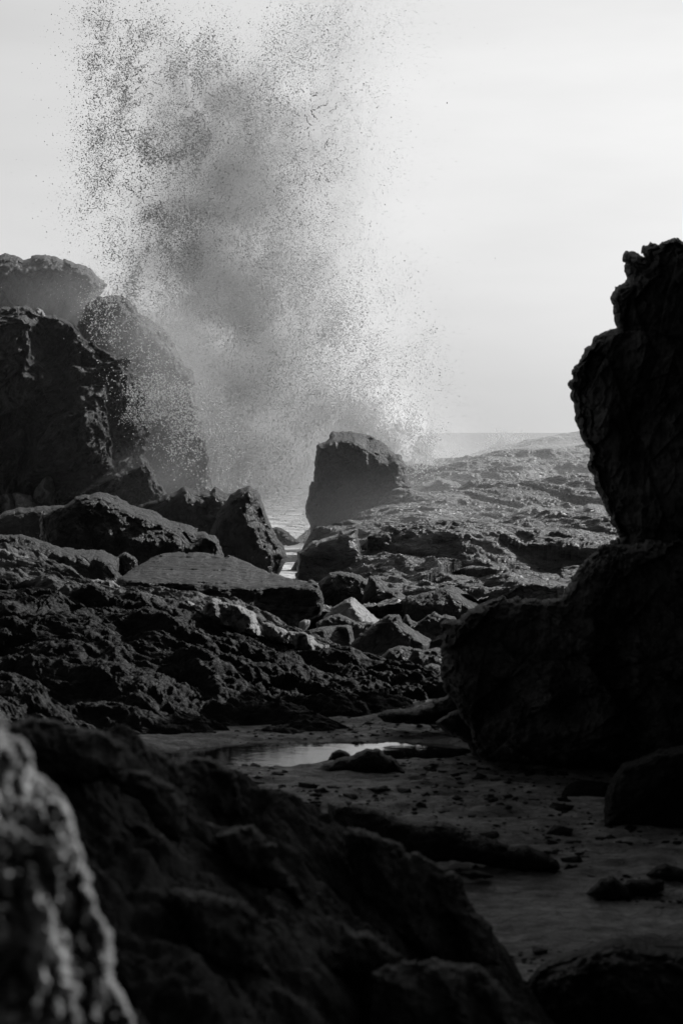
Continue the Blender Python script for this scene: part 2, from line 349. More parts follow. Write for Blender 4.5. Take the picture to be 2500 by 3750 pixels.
# ------------------------------------------------------------------ setting: sand, sea, tide pools
def sand_z(X, Y):
    p = np.stack([X, Y, X * 0], 1)
    z = -EYE + .075 * fbm(aniso(p, (1, .15, 0), 2.5), .9, 4, 300) + .035 * fbm(aniso(p, (1, 0, 0), 2), 4, 3, 310) + .025 * fbm(aniso(p, (1, 0, 0), 1.6), 9, 3, 320, .6) + .04 * np.clip(crags(aniso(p, (1, .2, 0), 2.2), 1.6, 3, 330, .6, .5, flat=True) - .25, 0, .5)
    def dip(px, py, rx, ry, d):
        Yc = EYE * F / (py - 1580.0); xc = (px - 1250) / F * Yc
        return d * np.exp(-(((X - xc) / rx) ** 2 + ((Y - Yc) / ry) ** 2) ** 1.5)
    z = z - dip(1040, 2758, 1.38, 1.05, .27) - dip(1500, 2738, .50, .62, .42) - dip(1200, 2610, .9, .35, .10) - dip(2480, 3440, .32, .10, .16)
    z = z + dip(1750, 2900, 3, 2.5, .06)
    z = z - np.clip((Y - 31.5) / 7.5, 0, 1) ** 1.5 * 1.9 - np.clip((Y - 110) / 60, 0, 1) * 4
    return np.stack([X, Y, z], 1)
g = sheet('sand', -300, 2900, 9.5, 40, 560, 900, sand_z, M_sand, 1.3); tag(g, kind='structure')
g['label'] = 'wet grey sand between the rocks'
def seabed(X, Y):
    P = sand_z(X, Y); P[:, 2] -= .25; return P
xs = np.concatenate([np.linspace(-4000, -40, 20), np.linspace(-38, 38, 120), np.linspace(40, 4000, 20)])
ys = np.concatenate([np.linspace(-30, 120, 160), np.linspace(140, 7500, 20)])
X, Yg = np.meshgrid(xs, ys); P = seabed(X.ravel(), Yg.ravel()); i = np.arange(X.size).reshape(X.shape)
Q = np.stack([i[:-1, :-1].ravel(), i[:-1, 1:].ravel(), i[1:, 1:].ravel(), i[1:, :-1].ravel()], 1)
tag(make_mesh('ground', P, Q, M_sand), kind='structure')
def sea_z(X, Y):
    p = np.stack([X, Y, X * 0], 1); k = np.clip(400 / Y, 0, 1)
    return np.stack([X, Y, SEA + k * (.22 * fbm(aniso(p, (1, .2, 0), 2), .12, 4, 400) + .06 * fbm(p, 1.2, 3, 410))], 1)
o = sheet('sea', -6000, 8500, 64, 7000, 500, 700, sea_z, M_sea, 3.0); tag(o, kind='structure')
xs = np.linspace(-4, 5, 40); ys = np.linspace(21, 32, 40); X, Yg = np.meshgrid(xs, ys); i = np.arange(1600).reshape(40, 40)
Q = np.stack([i[:-1, :-1].ravel(), i[:-1, 1:].ravel(), i[1:, 1:].ravel(), i[1:, :-1].ravel()], 1)
tag(make_mesh('tide_pool_water', np.stack([X.ravel(), Yg.ravel(), X.ravel() * 0 - EYE - .062], 1), Q, M_pool), kind='structure')

xs = np.linspace(1.9, 3.2, 6); ys = np.linspace(15.2, 16.2, 6); X, Yg = np.meshgrid(xs, ys); i = np.arange(36).reshape(6, 6)
Q = np.stack([i[:-1, :-1].ravel(), i[:-1, 1:].ravel(), i[1:, 1:].ravel(), i[1:, :-1].ravel()], 1)
tag(make_mesh('puddle_water', np.stack([X.ravel(), Yg.ravel(), X.ravel() * 0 - EYE - .085], 1), Q, M_pool), kind='structure')

# ------------------------------------------------------------------ far headland and rock ledge on the right
terrain('rocky_headland', [(1350, 1760, 118), (1580, 1722, 124), (1759, 1662, 130), (1893, 1636, 130), (2009, 1612, 130), (2071, 1592, 130), (2116, 1588, 130), (2400, 1560, 130),
        (1500, 0, 150, -7), (1800, 0, 150, -5.5), (2100, 0, 150, -4.5), (2400, 0, 150, -4.5), (1300, 0, 135, -6), (1300, 0, 105, -5),
        (1600, 1760, 104), (1800, 1740, 106), (2000, 1720, 106), (2200, 1700, 106), (2400, 1700, 106)],
        (1300, 2500, 96, 152, 420, 420), M_ledge, 'low rocky headland sloping up to the right in front of the sea horizon', 'headland', .35, .45, 4, 21, ax=(1, .2, 0), axk=2.5, rid=.10, side=.4)
terrain('rock_ledge', [(980, 0, 62, -5.6), (1020, 0, 66, -6.4), (1040, 0, 70, -6.6), (1060, 0, 75, -6.6), (1060, 0, 80, -6.4), (1050, 0, 95, -6), (1140, 2090, 66.5), (1160, 1990, 71.5),
        (1200, 2150, 60), (1400, 2190, 59), (1700, 2230, 56), (2000, 2230, 56), (2400, 2230, 56),
        (1240, 1945, 74), (1330, 1885, 76.5), (1440, 1815, 78), (1480, 1765, 92), (1540, 1742, 96), (1700, 1728, 99), (1850, 1722, 99), (2100, 1710, 100), (2400, 1700, 100), (1300, 1830, 92), (1250, 0, 102, -4.9), (1600, 0, 108, -3.4), (2400, 0, 108, -2.6),
        (1730, 1795, 86), (1950, 1800, 86), (2150, 1780, 90), (2400, 1780, 90), (1400, 1890, 76), (1550, 1850, 80), (1700, 1920, 75), (2000, 1930, 75), (2300, 1930, 75),
        (1300, 2040, 66), (1600, 2060, 65), (1900, 2080, 64), (2200, 2080, 64), (2400, 2080, 64)],
        (960, 2500, 54, 110, 640, 900), M_ledge, 'broad wave washed rock ledge with bright wet streaks running down to the boulders', 'rock ledge', .80, .25, 7, 31, ax=(1, -.45, 0), axk=2.0, rid=.15, side=.4, cheb=.8, gain=.54, tilt=1.9, dz=-.10)
relief('bedrock_outcrop', V3((560, 620), (570, 560), (600, 530), (620, 480), (650, 462), (700, 455), (760, 465), (800, 470), (822, 500), (815, 560), (790, 640), (700, 660)), 78, 1.2, M_ledge,
       'angular cracked block of bedrock jutting from the middle of the rock ledge', 'rock outcrop', w=45, amp=.25, f=.9, seed=41, ctrl=V3((600, 560, -.5), (640, 500, -.5), (790, 500, -.5), (700, 600, -1)))
relief('bedrock_outcrop', V3((480, 560), (560, 480), (620, 420), (680, 395), (730, 400), (770, 425), (790, 450), (800, 500), (700, 520), (600, 560)), 86, 1.2, M_ledge,
       'rounded dark hump of bedrock on the ledge just right of the tall boulder', 'rock outcrop', w=45, amp=.25, f=.9, seed=43)
relief('bedrock_outcrop', V3((920, 640), (950, 560), (1000, 520), (1080, 505), (1150, 520), (1220, 530), (1290, 500), (1350, 505), (1400, 560), (1430, 660), (1200, 700), (1000, 690)), 76, 1.2, M_ledge,
       'long lumpy bedrock hump on the ledge beside the tall dark stack', 'rock outcrop', w=60, amp=.4, f=.7, seed=45)
relief('bedrock_outcrop', V3((90, 830), (105, 700), (160, 655), (230, 640), (300, 610), (345, 600), (350, 660), (360, 720), (330, 800), (250, 860), (120, 870)), 66.5, 1.0, M_ledge,
       'smooth hazy rock hump beside the foaming channel', 'rock outcrop', w=40, amp=.35, f=.6, seed=47, tilt=1.3)
relief('bedrock_outcrop', V3((780, 420), (850, 395), (930, 405), (1010, 430), (1040, 470), (1020, 500), (900, 500), (800, 480)), 90, 1.2, M_ledge,
       'low dark hump of bedrock at the top of the ledge', 'rock outcrop', w=45, amp=.25, f=.9, seed=48)
relief('bedrock_outcrop', V3((990, 700), (1040, 660), (1110, 645), (1165, 655), (1170, 690), (1120, 730), (1000, 740)), 70, .8, M_ledge,
       'small rounded hump of bedrock low on the ledge', 'rock outcrop', w=40, amp=.2, f=1.2, seed=49)

# ------------------------------------------------------------------ left cliffs
relief('sea_cliff', V2((-120, 70), (0, 45), (50, 40), (85, 52), (108, 70), (140, 60), (180, 45), (235, 45), (290, 65), (340, 85), (360, 85), (420, 110), (450, 145), (485, 178), (470, 210), (440, 250), (480, 420), (520, 700), (520, 1250), (-120, 1250)),
       104, 4, M_cliff, 'tall misty cliff with rounded tops behind the left edge of the spray', 'cliff', w=40, step=4, amp=1.0, f=.35, seed=51, ax=(.2, 0, 1), axk=1.6, rag=6, tilt=1.8, cheb=.9)
relief('sea_cliff', V2((380, 330), (410, 270), (450, 245), (520, 235), (570, 255), (600, 275), (650, 320), (700, 350), (750, 395), (790, 450), (830, 520), (870, 600), (885, 700), (930, 900), (980, 1150), (1000, 1300), (300, 1300), (330, 700)),
       83, 2.2, M_cliff, 'steep cliff shoulder falling to the right behind the splash', 'cliff', w=30, step=3.5, amp=1.2, f=.38, octv=6, seed=53, ax=(.8, 0, 1), axk=1.6, rag=12, tilt=2.0, cheb=1.0)
relief('sea_cliff', V2((-120, 300), (0, 300), (60, 290), (130, 278), (165, 290), (190, 320), (230, 330), (300, 345), (350, 400), (430, 455), (500, 500), (590, 515), (600, 560), (650, 640), (690, 700), (650, 780), (690, 860), (660, 960), (720, 1060), (760, 1160), (820, 1300), (-120, 1300)),
       80, 2.6, M_cliff, 'nearest dark cliff face on the left with sunlit edges and ledges', 'cliff', w=28, step=3.5, amp=1.4, f=.33, octv=6, seed=55, ax=(1, 0, .8), axk=1.7, rag=13, ks=.55, tilt=2.1, gain=.52, cheb=1.0,
       ctrl=V2((80, 400, -1.5), (170, 300, .3), (240, 470, 1.0), (100, 620, -2.5), (230, 570, -.4), (330, 560, -1.5), (480, 640, -1.5), (150, 800, -2.5), (400, 820, -3), (560, 860, -1.0), (460, 930, -2.5), (200, 1000, -3.5), (520, 1060, -1.5)))
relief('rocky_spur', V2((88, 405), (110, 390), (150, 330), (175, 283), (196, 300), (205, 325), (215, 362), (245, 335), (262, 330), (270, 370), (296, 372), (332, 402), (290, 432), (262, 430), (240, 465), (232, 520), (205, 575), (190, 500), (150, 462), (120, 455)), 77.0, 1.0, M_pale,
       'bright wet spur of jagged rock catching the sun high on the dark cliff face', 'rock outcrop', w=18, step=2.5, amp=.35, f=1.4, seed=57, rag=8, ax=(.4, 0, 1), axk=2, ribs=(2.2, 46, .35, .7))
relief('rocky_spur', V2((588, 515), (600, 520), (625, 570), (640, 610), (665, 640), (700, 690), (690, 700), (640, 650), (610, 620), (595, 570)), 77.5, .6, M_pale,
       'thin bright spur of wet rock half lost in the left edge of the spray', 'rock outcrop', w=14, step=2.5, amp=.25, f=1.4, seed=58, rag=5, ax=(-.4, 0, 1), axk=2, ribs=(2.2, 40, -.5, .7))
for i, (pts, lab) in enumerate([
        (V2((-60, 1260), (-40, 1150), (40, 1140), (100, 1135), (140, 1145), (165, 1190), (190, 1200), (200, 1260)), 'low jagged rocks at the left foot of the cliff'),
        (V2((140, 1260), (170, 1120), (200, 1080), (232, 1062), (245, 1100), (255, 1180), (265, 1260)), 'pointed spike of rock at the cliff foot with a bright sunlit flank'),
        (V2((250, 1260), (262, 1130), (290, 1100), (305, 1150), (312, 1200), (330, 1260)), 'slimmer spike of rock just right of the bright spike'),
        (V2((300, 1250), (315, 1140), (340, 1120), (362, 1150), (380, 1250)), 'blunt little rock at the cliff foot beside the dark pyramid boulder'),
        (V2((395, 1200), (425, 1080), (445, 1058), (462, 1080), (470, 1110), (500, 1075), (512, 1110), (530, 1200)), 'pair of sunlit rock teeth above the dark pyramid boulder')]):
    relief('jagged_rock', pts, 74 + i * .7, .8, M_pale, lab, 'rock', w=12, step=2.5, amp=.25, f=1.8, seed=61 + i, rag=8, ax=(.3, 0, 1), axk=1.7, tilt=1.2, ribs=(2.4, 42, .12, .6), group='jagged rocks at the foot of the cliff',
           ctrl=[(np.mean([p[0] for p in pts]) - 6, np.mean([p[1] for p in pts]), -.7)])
relief('sloping_rock', V2((-80, 1260), (0, 1235), (60, 1210), (200, 1200), (300, 1195), (350, 1240), (330, 1400), (-80, 1400)), 66, 1.5, M_mid, 'smooth sloping rock below the cliff at the left edge', 'rock', w=60, amp=.2, f=.6, seed=68, ax=(1, 0, .6), axk=3)

# ------------------------------------------------------------------ boulders
relief('boulder', V3((150, 590), (130, 520), (148, 450), (168, 400), (175, 310), (188, 258), (232, 234, .8), (245, 212, 1.5), (290, 204, 1.8), (340, 212, 1.8), (380, 225, 1.8), (430, 240, 1.6), (470, 265, 1.2), (500, 292, .8), (522, 300, .6), (540, 340), (542, 400), (560, 425), (520, 480), (400, 560), (250, 620), (160, 640)),
       80, 1.1, M_mid, 'tall squarish boulder with flat lit top standing in front of the splash', 'boulder', w=26, step=2.8, amp=.36, f=.8, octv=6, seed=71, rag=8, cheb=.7, tilt=1.2,
       ctrl=V3((245, 240, 0), (330, 245, 0), (390, 290, -.1), (500, 312, 0), (470, 340, -.5), (230, 350, -.6), (400, 450, -1.0), (300, 500, -.8)))
relief('boulder', V2((170, 1480), (185, 1350), (192, 1240), (240, 1215), (330, 1180), (400, 1145), (465, 1125, 1), (520, 1150, 1.4), (560, 1165, 1.5), (640, 1208, 1.5), (700, 1228, 1.4), (760, 1258, 1.3), (840, 1288, 1.2), (920, 1308, 1), (980, 1335, .6), (1000, 1360, .2), (1025, 1420), (1030, 1500), (500, 1560)),
       56, 1.0, M_dark, 'large dark boulder peaked like a pyramid with a thin lit ridge on its right slope', 'boulder', w=30, step=3, amp=.36, f=.8, octv=6, seed=73, rag=8, cheb=.75, tilt=1.3, ax=(1, 0, .3), axk=1.5,
       ctrl=V2((465, 1150, 0), (540, 1200, 0), (640, 1240, 0), (700, 1262, 0), (820, 1318, 0), (950, 1345, 0), (300, 1300, -.8), (600, 1350, -1), (850, 1400, -.7)))
relief('boulder', V2((600, 1230), (640, 1195), (700, 1170), (780, 1145), (850, 1110), (900, 1125), (960, 1125), (990, 1103), (1020, 1130), (1060, 1140), (1100, 1250), (1150, 1520), (640, 1520)), 72, 1.6, M_mid,
       'hazy jagged boulder behind the dark pyramid boulder at the foot of the spray', 'boulder', w=60, amp=.5, f=.7, seed=75, ctrl=V2((800, 1250, -.8), (950, 1250, -.2), (1010, 1200, -.9)))
relief('boulder', V2((1000, 1240), (1060, 1145), (1100, 1118), (1145, 1108), (1180, 1130), (1205, 1190), (1215, 1230), (1250, 1300), (1300, 1380), (1312, 1420), (1290, 1480), (1250, 1560), (900, 1560), (960, 1330)), 67, 1.5, M_mid,
       'rounded hump backed boulder beside the foaming channel', 'boulder', w=60, amp=.35, f=.8, seed=77, ctrl=V2((1100, 1200, -.7), (1180, 1350, -.9), (1050, 1400, -.9)))
relief('boulder', V2((1235, 1290), (1270, 1290), (1310, 1312), (1350, 1345), (1372, 1362), (1320, 1375), (1260, 1350)), 76, .7, M_dark, 'small dark rock awash in the foaming channel', 'boulder', w=25, step=3, amp=.15, f=1.2, seed=79)
relief('boulder', V5((-80, 75), (0, 75), (90, 72), (160, 90), (220, 105), (290, 135, .5), (390, 140, .8), (480, 152, .8), (520, 168, .6), (545, 182, .3), (540, 240), (640, 420), (-80, 420)), 50, .9, M_dark,
       'long low dark boulder at the left edge in front of the pyramid boulder', 'boulder', w=45, amp=.2, f=.8, seed=81, ctrl=V5((300, 160, 0), (480, 178, 0), (200, 250, -.5)))
relief('boulder', V5((530, 200), (552, 170), (580, 160), (610, 172), (628, 195), (628, 218), (610, 300), (530, 300)), 51, .5, M_mid, 'small knob of rock wedged beside the flat slab', 'boulder', w=25, step=3, amp=.12, f=1.5, seed=83)
relief('boulder', V5((190, 290), (215, 245), (250, 222), (290, 212), (325, 222), (355, 255), (395, 285), (400, 340), (190, 360)), 42, .5, M_mid, 'small rounded rock poking up behind the sunlit ridge', 'boulder', w=30, step=3, amp=.12, f=1.6, seed=85)
relief('flat_slab', V5((540, 275, 1), (600, 240, 3), (640, 215, 4), (730, 170, 6), (820, 155, 7), (960, 160, 7), (1080, 182, 6), (1150, 208, 5), (1230, 248, 3.5), (1330, 276, 2), (1440, 290, .6), (1462, 312), (1482, 370), (1482, 410), (1465, 450), (1420, 465), (1390, 490), (1375, 560), (1300, 660), (540, 660)),
       46, .8, M_slab, 'big flat topped slab boulder with light streaks across its tilted top', 'boulder', w=20, step=3, amp=.35, f=1.3, seed=87, ax=(1, .3, 0), axk=3, rag=5, ribs=None,
       ctrl=V5((560, 275, 0), (700, 288, 0), (860, 292, 0), (1000, 300, 0), (1120, 315, 0), (1250, 318, 0), (1360, 308, 0), (1440, 304, 0), (1000, 450, -.4), (700, 450, -.4), (1300, 450, -.3)))
relief('boulder', V5((1374, 475), (1400, 462), (1424, 466), (1420, 490), (1400, 520), (1382, 545), (1372, 540)), 43.5, .25, M_pale, 'small pale wedge of stone under the overhanging end of the slab', 'boulder', w=14, step=3, amp=.04, f=3, seed=89, rag=2, ctrl=V5((1385, 500, -.2)))

relief('low_rock', V6((225, 630), (245, 612), (290, 600), (340, 596), (400, 590), (460, 572), (520, 545), (600, 500), (760, 560), (800, 760), (700, 765), (650, 720), (600, 690), (540, 668), (450, 662), (330, 660), (250, 650)), 26.6, .5, M_weed,
       'low weedy rocks spreading left from the foot of the black rock wall', 'rock', w=50, amp=.18, f=1.8, seed=111)
relief('low_rock', V6((470, 660), (540, 615), (600, 600), (640, 640), (730, 760), (740, 850), (680, 838), (650, 810), (620, 745), (540, 710)), 24.6, .4, M_weed,
       'low weedy rocks right under the undercut left foot of the black rock wall', 'rock', w=40, amp=.15, f=2, seed=112)
G = 'boulders jumbled below the rock ledge'
relief('boulder', V3((170, 860), (185, 825), (230, 790), (270, 780), (320, 785), (360, 800), (400, 825), (440, 870), (450, 1000), (190, 1000)), 59, 1.1, M_mid, 'broad hazy boulder with a level top just right of the flat slab', 'boulder', w=45, amp=.25, f=1, seed=91, group=G)
relief('boulder', V3((370, 850), (395, 800), (412, 790), (430, 796), (455, 825), (480, 850), (512, 856), (540, 900), (546, 935), (540, 1010), (360, 1010)), 57, .8, M_mid, 'boulder with a pointed left horn behind the pale pyramid rock', 'boulder', w=40, amp=.2, f=1.2, seed=93, group=G)
relief('boulder', V3((200, 1000), (215, 965), (240, 930), (280, 905), (320, 882, .4), (350, 905, .6), (385, 938, .6), (438, 978, .5), (430, 1000), (200, 1010)), 52, .5, M_pale, 'pale pyramid shaped rock with a sunlit right face', 'boulder', w=25, step=3, amp=.12, f=1.8, seed=95, group=G,
       ctrl=V3((318, 900, -.3), (345, 950, -.5), (370, 985, -.5), (270, 960, -.3)))
relief('boulder', V3((180, 990), (230, 962), (280, 955), (340, 985), (400, 985), (420, 1000), (400, 1070), (180, 1070)), 50, .5, M_mid, 'low dark rock below the pale pyramid rock', 'boulder', w=25, step=3, amp=.12, f=1.5, seed=97, group=G)
relief('boulder', V3((110, 1060), (130, 1020), (205, 1004, .6), (250, 998, .6), (308, 994, .6), (320, 1002, .5), (326, 1040, .3), (333, 1080, .2), (320, 1140), (120, 1150)), 46, .5, M_dark, 'square cut block with a bright lit right edge', 'boulder', w=8, step=3, amp=.05, f=1.5, seed=99, rag=2, group=G,
       ctrl=V3((205, 1012, 0), (300, 1004, 0), (310, 1012, -.05), (318, 1070, -.05), (220, 1070, 0)))
relief('boulder', V3((300, 1110), (330, 1070), (400, 1003), (470, 955), (515, 953), (528, 990), (560, 1010, .5), (590, 1030, .6), (648, 1058, .4), (640, 1080), (620, 1150), (300, 1160)), 44, .6, M_dark, 'dark triangular boulder with a lit strip down its right slope', 'boulder', w=25, step=3, amp=.15, f=1.4, seed=101, group=G,
       ctrl=V3((520, 1000, -.1), (570, 1035, -.2), (610, 1065, -.2), (450, 1060, -.5)))
relief('boulder', V3((530, 900), (560, 880), (600, 868), (640, 862), (700, 840), (730, 832, .5), (800, 868, .8), (860, 900, .8), (890, 960), (860, 1010), (550, 1010)), 54, .9, M_dark, 'wide dark boulder with a crest running down towards the tall stack', 'boulder', w=30, amp=.2, f=1.1, seed=103, group=G,
       ctrl=V3((715, 855, 0), (770, 900, -.2), (840, 940, -.2), (640, 930, -.6)))
relief('boulder', V3((510, 1030), (530, 975), (545, 955), (565, 975), (590, 985), (630, 960), (660, 948), (690, 960), (705, 950), (745, 962), (760, 1050), (520, 1060)), 49, .4, M_mid, 'row of small jagged rocks in front of the wide dark boulder', 'boulder', w=18, step=3, amp=.18, f=2.2, seed=105, rag=6, group=G)
relief('boulder', V3((440, 1130), (480, 1098), (520, 1085), (560, 1092), (620, 1104), (680, 1094), (705, 1108), (730, 1230), (480, 1240)), 40, .6, M_dark, 'rugged dark rock at the near edge of the jumbled boulders', 'boulder', w=30, step=3.5, amp=.2, f=1.4, seed=107, group=G)
relief('boulder', V3((596, 1250), (604, 1200), (622, 1172), (645, 1158), (672, 1160), (696, 1180), (720, 1260), (600, 1270)), 33, .35, M_mid, 'rounded egg shaped boulder beside the foot of the black rock wall', 'boulder', w=35, step=3.5, amp=.06, f=2, seed=109, group=G)

# ------------------------------------------------------------------ sunlit ridge in the middle distance on the left
terrain('rock_ridge', [(-150, 2005, 36), (0, 2035, 36), (160, 2095, 36), (330, 2150, 35.5), (560, 2200, 35), (700, 2215, 34.5), (800, 2230, 34.5), (950, 2270, 34), (1010, 2330, 33.5), (1180, 2400, 33), (1300, 2430, 32.5), (1450, 2480, 31.5), (1540, 2560, 30),
        (-150, 0, 40, -3.4), (400, 0, 40, -3.6), (1000, 0, 38.5, -3.6), (1400, 0, 36, -3.7), (1650, 0, 33, -3.7), (1620, 0, 29.5, -3.6), (1450, 0, 28, -3.55),
        (-150, 2260, 31), (100, 2270, 31), (400, 2320, 30.6), (750, 2370, 30.3), (980, 2440, 30.3), (1200, 2490, 30.5), (-100, 2420, 28.6), (400, 2430, 28.6), (750, 2470, 28.7), (950, 2530, 28.9), (1250, 2570, 29.3),
        (-150, 0, 25, -3.0), (300, 0, 25, -3.4), (600, 2690, 26.6), (850, 2650, 27.3), (1150, 2615, 28), (600, 0, 25, -3.7), (1000, 0, 26, -3.75), (1300, 0, 27, -3.6)],
        (-150, 1660, 24.8, 40, 760, 800), M_ridge, 'rugged ridge of bedrock sloping down to the right with pale sunlit crags along its crest', 'rock ridge', .40, .95, 6, 113, ax=(1, -.4, 0), axk=1.6, side=.5, rid=.05, cheb=.8, gain=.56, tilt=1.4)

M_crag = rock_mat('dry_crag_stone', .10, .34, rough=(.4, .8), scale=2.2, bump=1.0, dist=.05, stretch=(1, 1, .6), rot=(0, R(-30), 0), spec=.3)
for i, (pts, Y, lab) in enumerate([
        (V5((-30, 140), (20, 148), (60, 175), (110, 185), (160, 220), (208, 278), (150, 300), (100, 280), (60, 300), (-30, 300)), 34.6, 'brightest rounded crag at the left edge of the ridge crest'),
        (V5((225, 285), (280, 270), (320, 280), (350, 300), (345, 360), (300, 380), (250, 350)), 34.0, 'small crag of pale rock between the left edge crag and the blocky crag'),
        (V5((352, 310), (400, 285), (470, 290), (520, 293), (556, 325), (566, 345), (535, 388), (480, 375), (360, 370)), 34.2, 'blocky dark crag with one lit right end below the flat slab'),
        (V5((572, 352), (600, 338), (655, 375), (650, 392), (590, 395)), 33.8, 'little lit knob of rock right of the blocky dark crag'),
        (V5((430, 400), (470, 388), (500, 430), (550, 465), (592, 530), (570, 540), (500, 490)), 33.0, 'narrow lit rib of rock slanting down the ridge'),
        (V5((590, 462), (640, 455), (700, 482), (750, 450), (790, 465), (830, 510), (858, 545), (835, 572), (740, 585), (680, 575), (640, 525)), 32.4, 'widest pale fluted crag below the middle of the ridge crest'),
        (V5((770, 440), (800, 380), (850, 379), (890, 395), (912, 432), (860, 450)), 33.4, 'dark arched crag with a lit cap on the ridge crest'),
        (V5((925, 440), (950, 390), (980, 377), (1050, 395), (1120, 410), (1170, 435), (1200, 490), (1246, 530), (1238, 562), (1180, 545), (1140, 540), (1060, 500), (1000, 490)), 32.8, 'long crag with hooked lit ribs right of the arched crag'),
        (V5((1200, 472), (1260, 490), (1325, 520), (1335, 575), (1280, 570), (1220, 550)), 32.2, 'last small lit crag where the ridge runs down under the slab end'),
        (V5((1330, 520), (1400, 535), (1460, 565), (1500, 590), (1440, 610), (1360, 600)), 31.6, 'dark toothed crag at the low right end of the ridge crest')]):
    relief('crag', pts, Y, .35, M_crag, lab, 'crag', w=22, step=2.8, amp=.13, f=2.4, octv=5, gain=.6, seed=181 + i, rag=8, ax=(.6, 0, -1), axk=2.0, tilt=1.2, ribs=(1.9, 85, -.55, .5), group='crags along the ridge crest')

# ------------------------------------------------------------------ tall dark stack and black rock wall on the right
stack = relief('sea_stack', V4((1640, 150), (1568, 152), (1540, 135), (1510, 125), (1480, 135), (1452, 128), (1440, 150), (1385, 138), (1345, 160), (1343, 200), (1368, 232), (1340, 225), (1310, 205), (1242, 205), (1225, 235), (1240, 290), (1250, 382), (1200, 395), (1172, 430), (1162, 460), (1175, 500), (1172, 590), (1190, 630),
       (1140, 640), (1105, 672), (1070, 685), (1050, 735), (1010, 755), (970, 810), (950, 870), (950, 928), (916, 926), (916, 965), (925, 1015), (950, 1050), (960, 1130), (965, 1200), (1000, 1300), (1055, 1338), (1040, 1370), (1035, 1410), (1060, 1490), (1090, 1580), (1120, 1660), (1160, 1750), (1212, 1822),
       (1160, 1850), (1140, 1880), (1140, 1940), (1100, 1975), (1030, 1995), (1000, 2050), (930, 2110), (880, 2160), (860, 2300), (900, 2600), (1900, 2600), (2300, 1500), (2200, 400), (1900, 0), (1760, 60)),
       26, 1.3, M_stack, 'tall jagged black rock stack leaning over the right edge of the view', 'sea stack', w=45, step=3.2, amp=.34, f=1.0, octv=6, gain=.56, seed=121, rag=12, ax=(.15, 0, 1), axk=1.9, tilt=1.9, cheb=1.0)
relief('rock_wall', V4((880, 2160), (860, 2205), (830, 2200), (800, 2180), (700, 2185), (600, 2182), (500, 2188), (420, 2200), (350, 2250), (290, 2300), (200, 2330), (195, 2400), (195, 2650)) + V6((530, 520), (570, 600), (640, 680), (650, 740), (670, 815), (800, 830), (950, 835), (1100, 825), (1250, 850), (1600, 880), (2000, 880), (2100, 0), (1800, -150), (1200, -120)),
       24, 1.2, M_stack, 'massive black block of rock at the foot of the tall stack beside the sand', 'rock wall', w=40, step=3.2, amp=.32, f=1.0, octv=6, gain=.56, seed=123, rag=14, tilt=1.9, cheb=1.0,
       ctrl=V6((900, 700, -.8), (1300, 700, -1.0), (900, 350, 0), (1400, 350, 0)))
# unseen rock added right of the frame to shade the sand and near rocks
def bulk(name, corners, z0, z1, seed, mat):
    n, m_ = 160, 60; V = []; Q = []
    L = [math.dist(corners[k], corners[(k + 1) % len(corners)]) for k in range(len(corners))]; tot = sum(L)
    c = np.mean(corners, 0)
    for j in range(m_ + 1):
        h = j / m_
        for i in range(n):
            s = i / n * tot; k = 0
            while s > L[k]: s -= L[k]; k += 1
            a, b = np.array(corners[k]), np.array(corners[(k + 1) % len(corners)]); p = a + (b - a) * s / L[k]
            sh = 1 - .25 * h ** 3 if j < m_ else .0
            V.append((c[0] + (p[0] - c[0]) * sh, c[1] + (p[1] - c[1]) * sh, z0 + (z1 - z0) * h))
    V = np.array(V); N = crags(V, .5, 4, seed)
    d = V - np.array([c[0], c[1], 0]); d[:, 2] = 0; d /= np.linalg.norm(d, axis=1)[:, None] + 1e-6
    V = V + d * (.8 * N[:, None]); V[:, 2] += .8 * N * (V[:, 2] > z0 + 1)
    for j in range(m_):
        for i in range(n): Q.append((j * n + i, j * n + (i + 1) % n, (j + 1) * n + (i + 1) % n, (j + 1) * n + i))
    return make_mesh(name, V, Q, mat, base=tuple(stack.location))
b = bulk('unseen_shade_rock', [(4.6, 14), (6.2, 27), (6.7, 35), (18, 37), (18, 12), (10, 11)], -3.8, 6.5, 131, M_stack)
b.parent = stack; b.location = (0, 0, 0)

# ------------------------------------------------------------------ rocks lying on the sand
def low(pts, Y, T, lab, seed, mat=M_weed, w=30, amp=.08, f=3, step=4, name='low_rock', rag=5, **k):
    return relief(name, pts, Y, T, mat, lab, 'rock', w=w, amp=amp, f=f, seed=seed, step=step, rag=rag, **k)
GS = 'dark rocks lying on the sand'
low(V6((-110, 895), (-40, 852), (60, 818), (100, 810), (150, 790), (175, 776), (225, 780), (245, 797), (290, 820), (340, 862), (360, 895)), 23.3, .5, 'dark hump of rock at the near edge of the bright tide pool', 141, group=GS)
low(V6((0, 830), (5, 810), (20, 790), (50, 782), (80, 790), (95, 815), (100, 830)), 23.9, .2, 'small dark rock cap breaking the surface of the bright tide pool', 142, group=GS, w=15, step=3)
low(V7((1140, 296), (1160, 280), (1200, 264), (1270, 257), (1330, 270), (1375, 290), (1375, 300)), 24.2, .25, 'flat dark rock at the left of the bright tide pool', 143, group=GS, w=14, step=3)
low(V8((-60, 300), (60, 308), (200, 343), (330, 393), (440, 392), (520, 408), (600, 448), (700, 473), (760, 500), (850, 498), (920, 528), (980, 568), (995, 602), (900, 614), (780, 604), (640, 580), (500, 565), (380, 575), (300, 760), (-60, 760)), 18.3, .4, 'long low rock tapering to the right across the sand', 144, group=GS, w=60, amp=.12, f=2.5)
